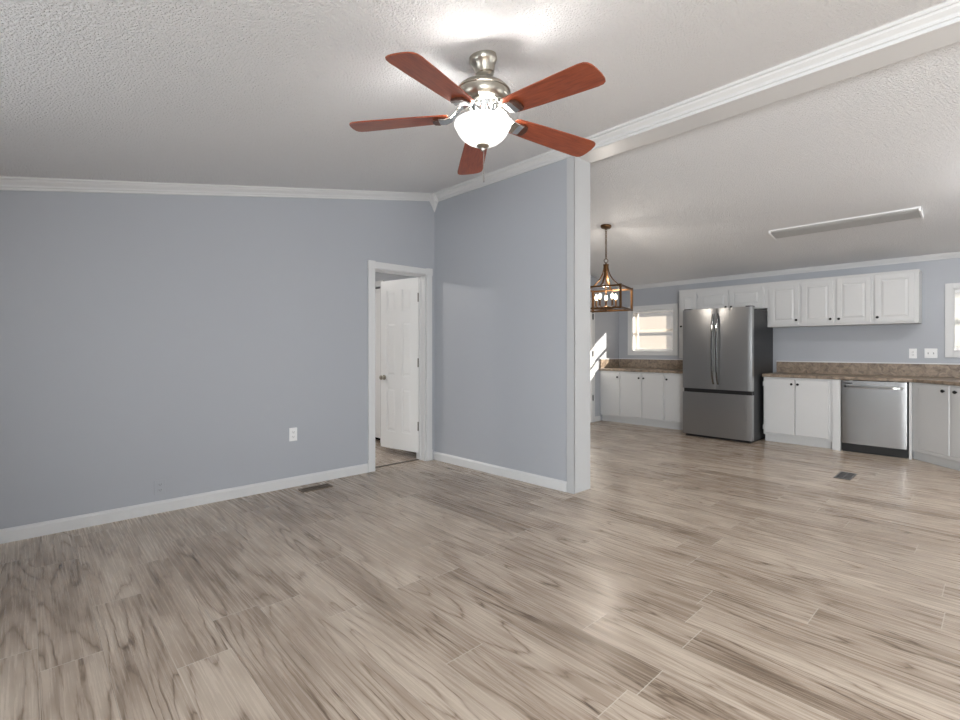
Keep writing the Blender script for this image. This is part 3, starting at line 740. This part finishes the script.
for kf in range(5):
    th = R((-119.5, -46.0, 26.5, 97.0, 175.5)[kf])
    d = az(th); sd = Vector((-d.y, d.x, 0)); up = Vector((0, 0, 1))
    BM = Matrix.Translation((FX, FYc, ZBL)) @ Matrix((d, sd, up)).transposed().to_4x4() @ Matrix.Rotation(R((3.6, 4.4, 4.6, 4.5, 3)[kf]), 4, 'Y') @ Matrix.Rotation(R(-9), 4, 'X')
    # blade outline in local x (radial), y (width)
    half = []
    r0, r1 = .165, .655
    prof = [(r0, .050), (r0+.02, .059), (.30, .067), (.48, .075), (.60, .079), (.628, .076), (.643, .066), (.651, .048), (r1, .018)]
    top = [(x, y) for x, y in prof]; bot = [(x, -y) for x, y in prof][::-1]
    outl = top + bot
    b = bpy.data.objects.new('blade', None)
    mb = MB(); mb.loft([[(x, y, -.003) for x, y in outl], [(x, y, .003) for x, y in outl]])
    me_o = mb.build('blade', M_blade, None, bevel=.0015)
    me_o.parent = fan
    me_o.matrix_world = BM
    me_o.matrix_parent_inverse = Matrix.Translation((-FX, -FYc, -zc))
    bpy.data.objects.remove(b)
    # iron: from motor underside to the blade root, below the blade
    ir = MB()
    pts = [(.070, 0, .056), (.095, 0, .052), (.118, 0, .038), (.138, 0, .014), (.158, 0, -.004), (.185, 0, -.012), (.225, 0, -.010)]
    ir.strip(pts, (0, 1, 0), [.056, .058, .058, .060, .074, .082, .070], .010)
    ir.xf(BM).build('blade_iron', M_chrome, me_o, bevel=.003)
    MB().prism([(.214, -.042, -.017), (.240, -.032, -.017), (.247, 0, -.017), (.240, .032, -.017), (.214, .042, -.017)], (0, 0, .012)).xf(BM).build('iron_cap', M_bladeedge, me_o, bevel=.002)
for kf in range(3):
    pl = bpy.data.lights.new('fan_lamp', 'POINT'); pl.energy = 5.5; pl.shadow_soft_size = .03; pl.color = (1, .97, .93)
    po = bpy.data.objects.new('fan_lamp', pl); COL.objects.link(po)
    po.location = Vector((FX, FYc, ZB+.004)) + az(R(30+120*kf))*.088
    po.parent = fan; po.matrix_parent_inverse = Matrix.Translation((-FX, -FYc, -zc))

# ------------------------------------------------------------------ pendant lantern
PX, PY = -3.36, 5.27
pz = zk(PY)
pn = empty('pendant_lantern', (PX, PY, pz), 'bronze square cage lantern with five lit candle bulbs hanging on a chain', 'pendant light')
tl = Matrix.Translation((PX, PY, pz)) @ Matrix.Rotation(math.atan(-.1515), 4, 'X') @ Matrix.Translation((-PX, -PY, -pz))
P0 = (PX, PY, 0)
MB().lathe([(0, pz+.002), (.066, pz+.002), (.066, pz-.012), (.058, pz-.026), (.030, pz-.034), (.010, pz-.038), (.008, pz-.052), (0, pz-.052)], P0, 28).xf(tl).build('canopy', M_bronze, pn, smooth=True)
zt = 2.295
mb = MB(); n = 15
zz0, zz1 = zt+.075, pz-.045
for i in range(n):
    z = zz0 + (zz1-zz0)*(i+.5)/n
    hl = (zz1-zz0)/n*.5 + .006
    ax = (1, 0, 0) if i % 2 else (0, 1, 0)
    t_ = MB(); t_.torus((0, 0, 0), ax, .011, .0035, 12, 6)
    for v in t_.bm.verts: v.co = Vector((v.co.x, v.co.y, v.co.z*hl/.0125)) + Vector((PX, PY, z))
    tmp = bpy.data.meshes.new('t'); t_.bm.to_mesh(tmp); mb.bm.from_mesh(tmp); t_.bm.free(); bpy.data.meshes.remove(tmp)
mb.build('chain', M_bronze, pn, smooth=True)
MB().torus((PX, PY, zt+.048), az(R(90)), .024, .0045, 20, 8).build('hanging_ring', M_bronze, pn, smooth=True)
MB().lathe([(0, zt+.026), (.008, zt+.026), (.009, zt+.006), (.034, zt+.004), (.036, zt-.004), (.026, zt-.02), (.024, zt-.06), (.016, zt-.08), (0, zt-.08)], P0, 20).build('hub', M_bronze, pn, smooth=True)
hs = .250; za, zb_ = 2.000, 1.740
a0 = R(-76.8)
dirs = [az(a0 + R(90)*k) for k in range(4)]            # corners
cor = [Vector((PX, PY, 0)) + d*hs*math.sqrt(2) for d in dirs]
fm = MB()
bw = .022
for k in range(4):
    c1, c2 = cor[k], cor[(k+1) % 4]
    u = (c2-c1).normalized(); nn = Vector((u.y, -u.x, 0))
    MX = Matrix((u, nn, Vector((0, 0, 1)))).transposed().to_4x4()
    Lg = (c2-c1).length
    for z in (za, zb_):
        fm.box(0, Lg, -bw/2, bw/2, z-bw/2, z+bw/2, Matrix.Translation(c1) @ MX)
    fm.box(-bw/2-.002, bw/2+.002, -bw/2-.002, bw/2+.002, zb_-bw/2-.004, za+bw/2+.006, Matrix.Translation(c1) @ MX)
# cross bars at the bottom that carry the candles
for k in range(2):
    c1, c2 = cor[k], cor[k+2]
    u = (c2-c1).normalized(); nn = Vector((u.y, -u.x, 0)); MX = Matrix((u, nn, Vector((0, 0, 1)))).transposed().to_4x4()
    fm.box(0, (c2-c1).length, -.006, .006, zb_-.006, zb_+.006, Matrix.Translation(c1) @ MX)
fm.build('cage_frame', M_bronze, pn, bevel=.002)
for k in range(4):
    mid = (cor[k] + cor[(k+1) % 4])/2
    dd = (mid - Vector((PX, PY, 0))); rad = dd.length; dd.normalize(); sdv = Vector((-dd.y, dd.x, 0))
    pts = []
    for i in range(15):
        t = i/14
        r_ = .024 + (rad-.024)*(t**1.9); z = zt-.012 - (zt-.012-za)*(1-(1-t)**1.35)
        pts.append(Vector((PX, PY, z)) + dd*r_)
    MB().strip(pts, sdv, .024, .010).build('arm', M_bronze, pn, bevel=.002)
MB().cyl((PX, PY, zb_-.02), (PX, PY, zt-.05), .007, n=12).sphere((PX, PY, zb_-.02), .014).lathe([(0, zb_+.020), (.03, zb_+.022), (.034, zb_+.034), (.02, zb_+.044), (0, zb_+.044)], P0, 16).build('center_stem', M_bronze, pn, smooth=True)
for k in range(5):
    dv = az(R(75.4+72*k)); bx = Vector((PX, PY, 0)) + dv*.125
    p3 = [Vector((PX, PY, zb_+.032)), Vector((PX, PY, zb_+.026)) + dv*.05, Vector((PX, PY, zb_+.028)) + dv*.10, Vector((PX, PY, zb_+.045)) + dv*.125]
    cs = MB().tube(p3, .005, 8).cyl(bx + Vector((0, 0, zb_+.045)), bx + Vector((0, 0, zb_+.050)), .020, n=16).cyl(bx + Vector((0, 0, zb_+.050)), bx + Vector((0, 0, zb_+.118)), .011, n=14).build('candle_holder', M_bronze, pn, smooth=True)
    MB().lathe([(0, 0), (.009, 0), (.012, .008), (.020, .022), (.022, .034), (.016, .054), (.006, .072), (0, .078)], bx + Vector((0, 0, zb_+.118)), 14).build('bulb', M_bulb, cs, smooth=True)
pl = bpy.data.lights.new('pendant_lamp', 'POINT'); pl.energy = 16; pl.shadow_soft_size = .04; pl.color = (1, .92, .82)
po = bpy.data.objects.new('pendant_lamp', pl); COL.objects.link(po); po.location = (PX, PY, zb_+.24); po.parent = pn; po.matrix_parent_inverse = Matrix.Translation((-PX, -PY, -pz))

# added fill lamp, out of sight, that brightens the room behind the doorway
dm = empty('fill_dome', (-6.6, 1.2, zl(1.2)), 'added fill light dome on the ceiling of the room behind the door', 'ceiling light')
MB().lathe([(0, zl(1.2)-.03), (.15, zl(1.2)-.03), (.15, zl(1.2)-.07), (0, zl(1.2)-.12)], (-6.6, 1.2, 0), 24).build('dome', emis('fill_dome_glow', (1, .97, .93, 1), 150), dm, smooth=True)
dm = empty('fill_dome', (.35, 5.9, zk(5.9)), 'added fill light dome on the kitchen ceiling out of the view', 'ceiling light')  # unseen lamp added to brighten the kitchen cabinets
MB().lathe([(0, zk(5.9)-.035), (.16, zk(5.9)-.035), (.16, zk(5.9)-.075), (0, zk(5.9)-.13)], (.35, 5.9, 0), 24).build('dome', emis('kitchen_fill_glow', (1, .98, .95, 1), 85), dm, smooth=True)
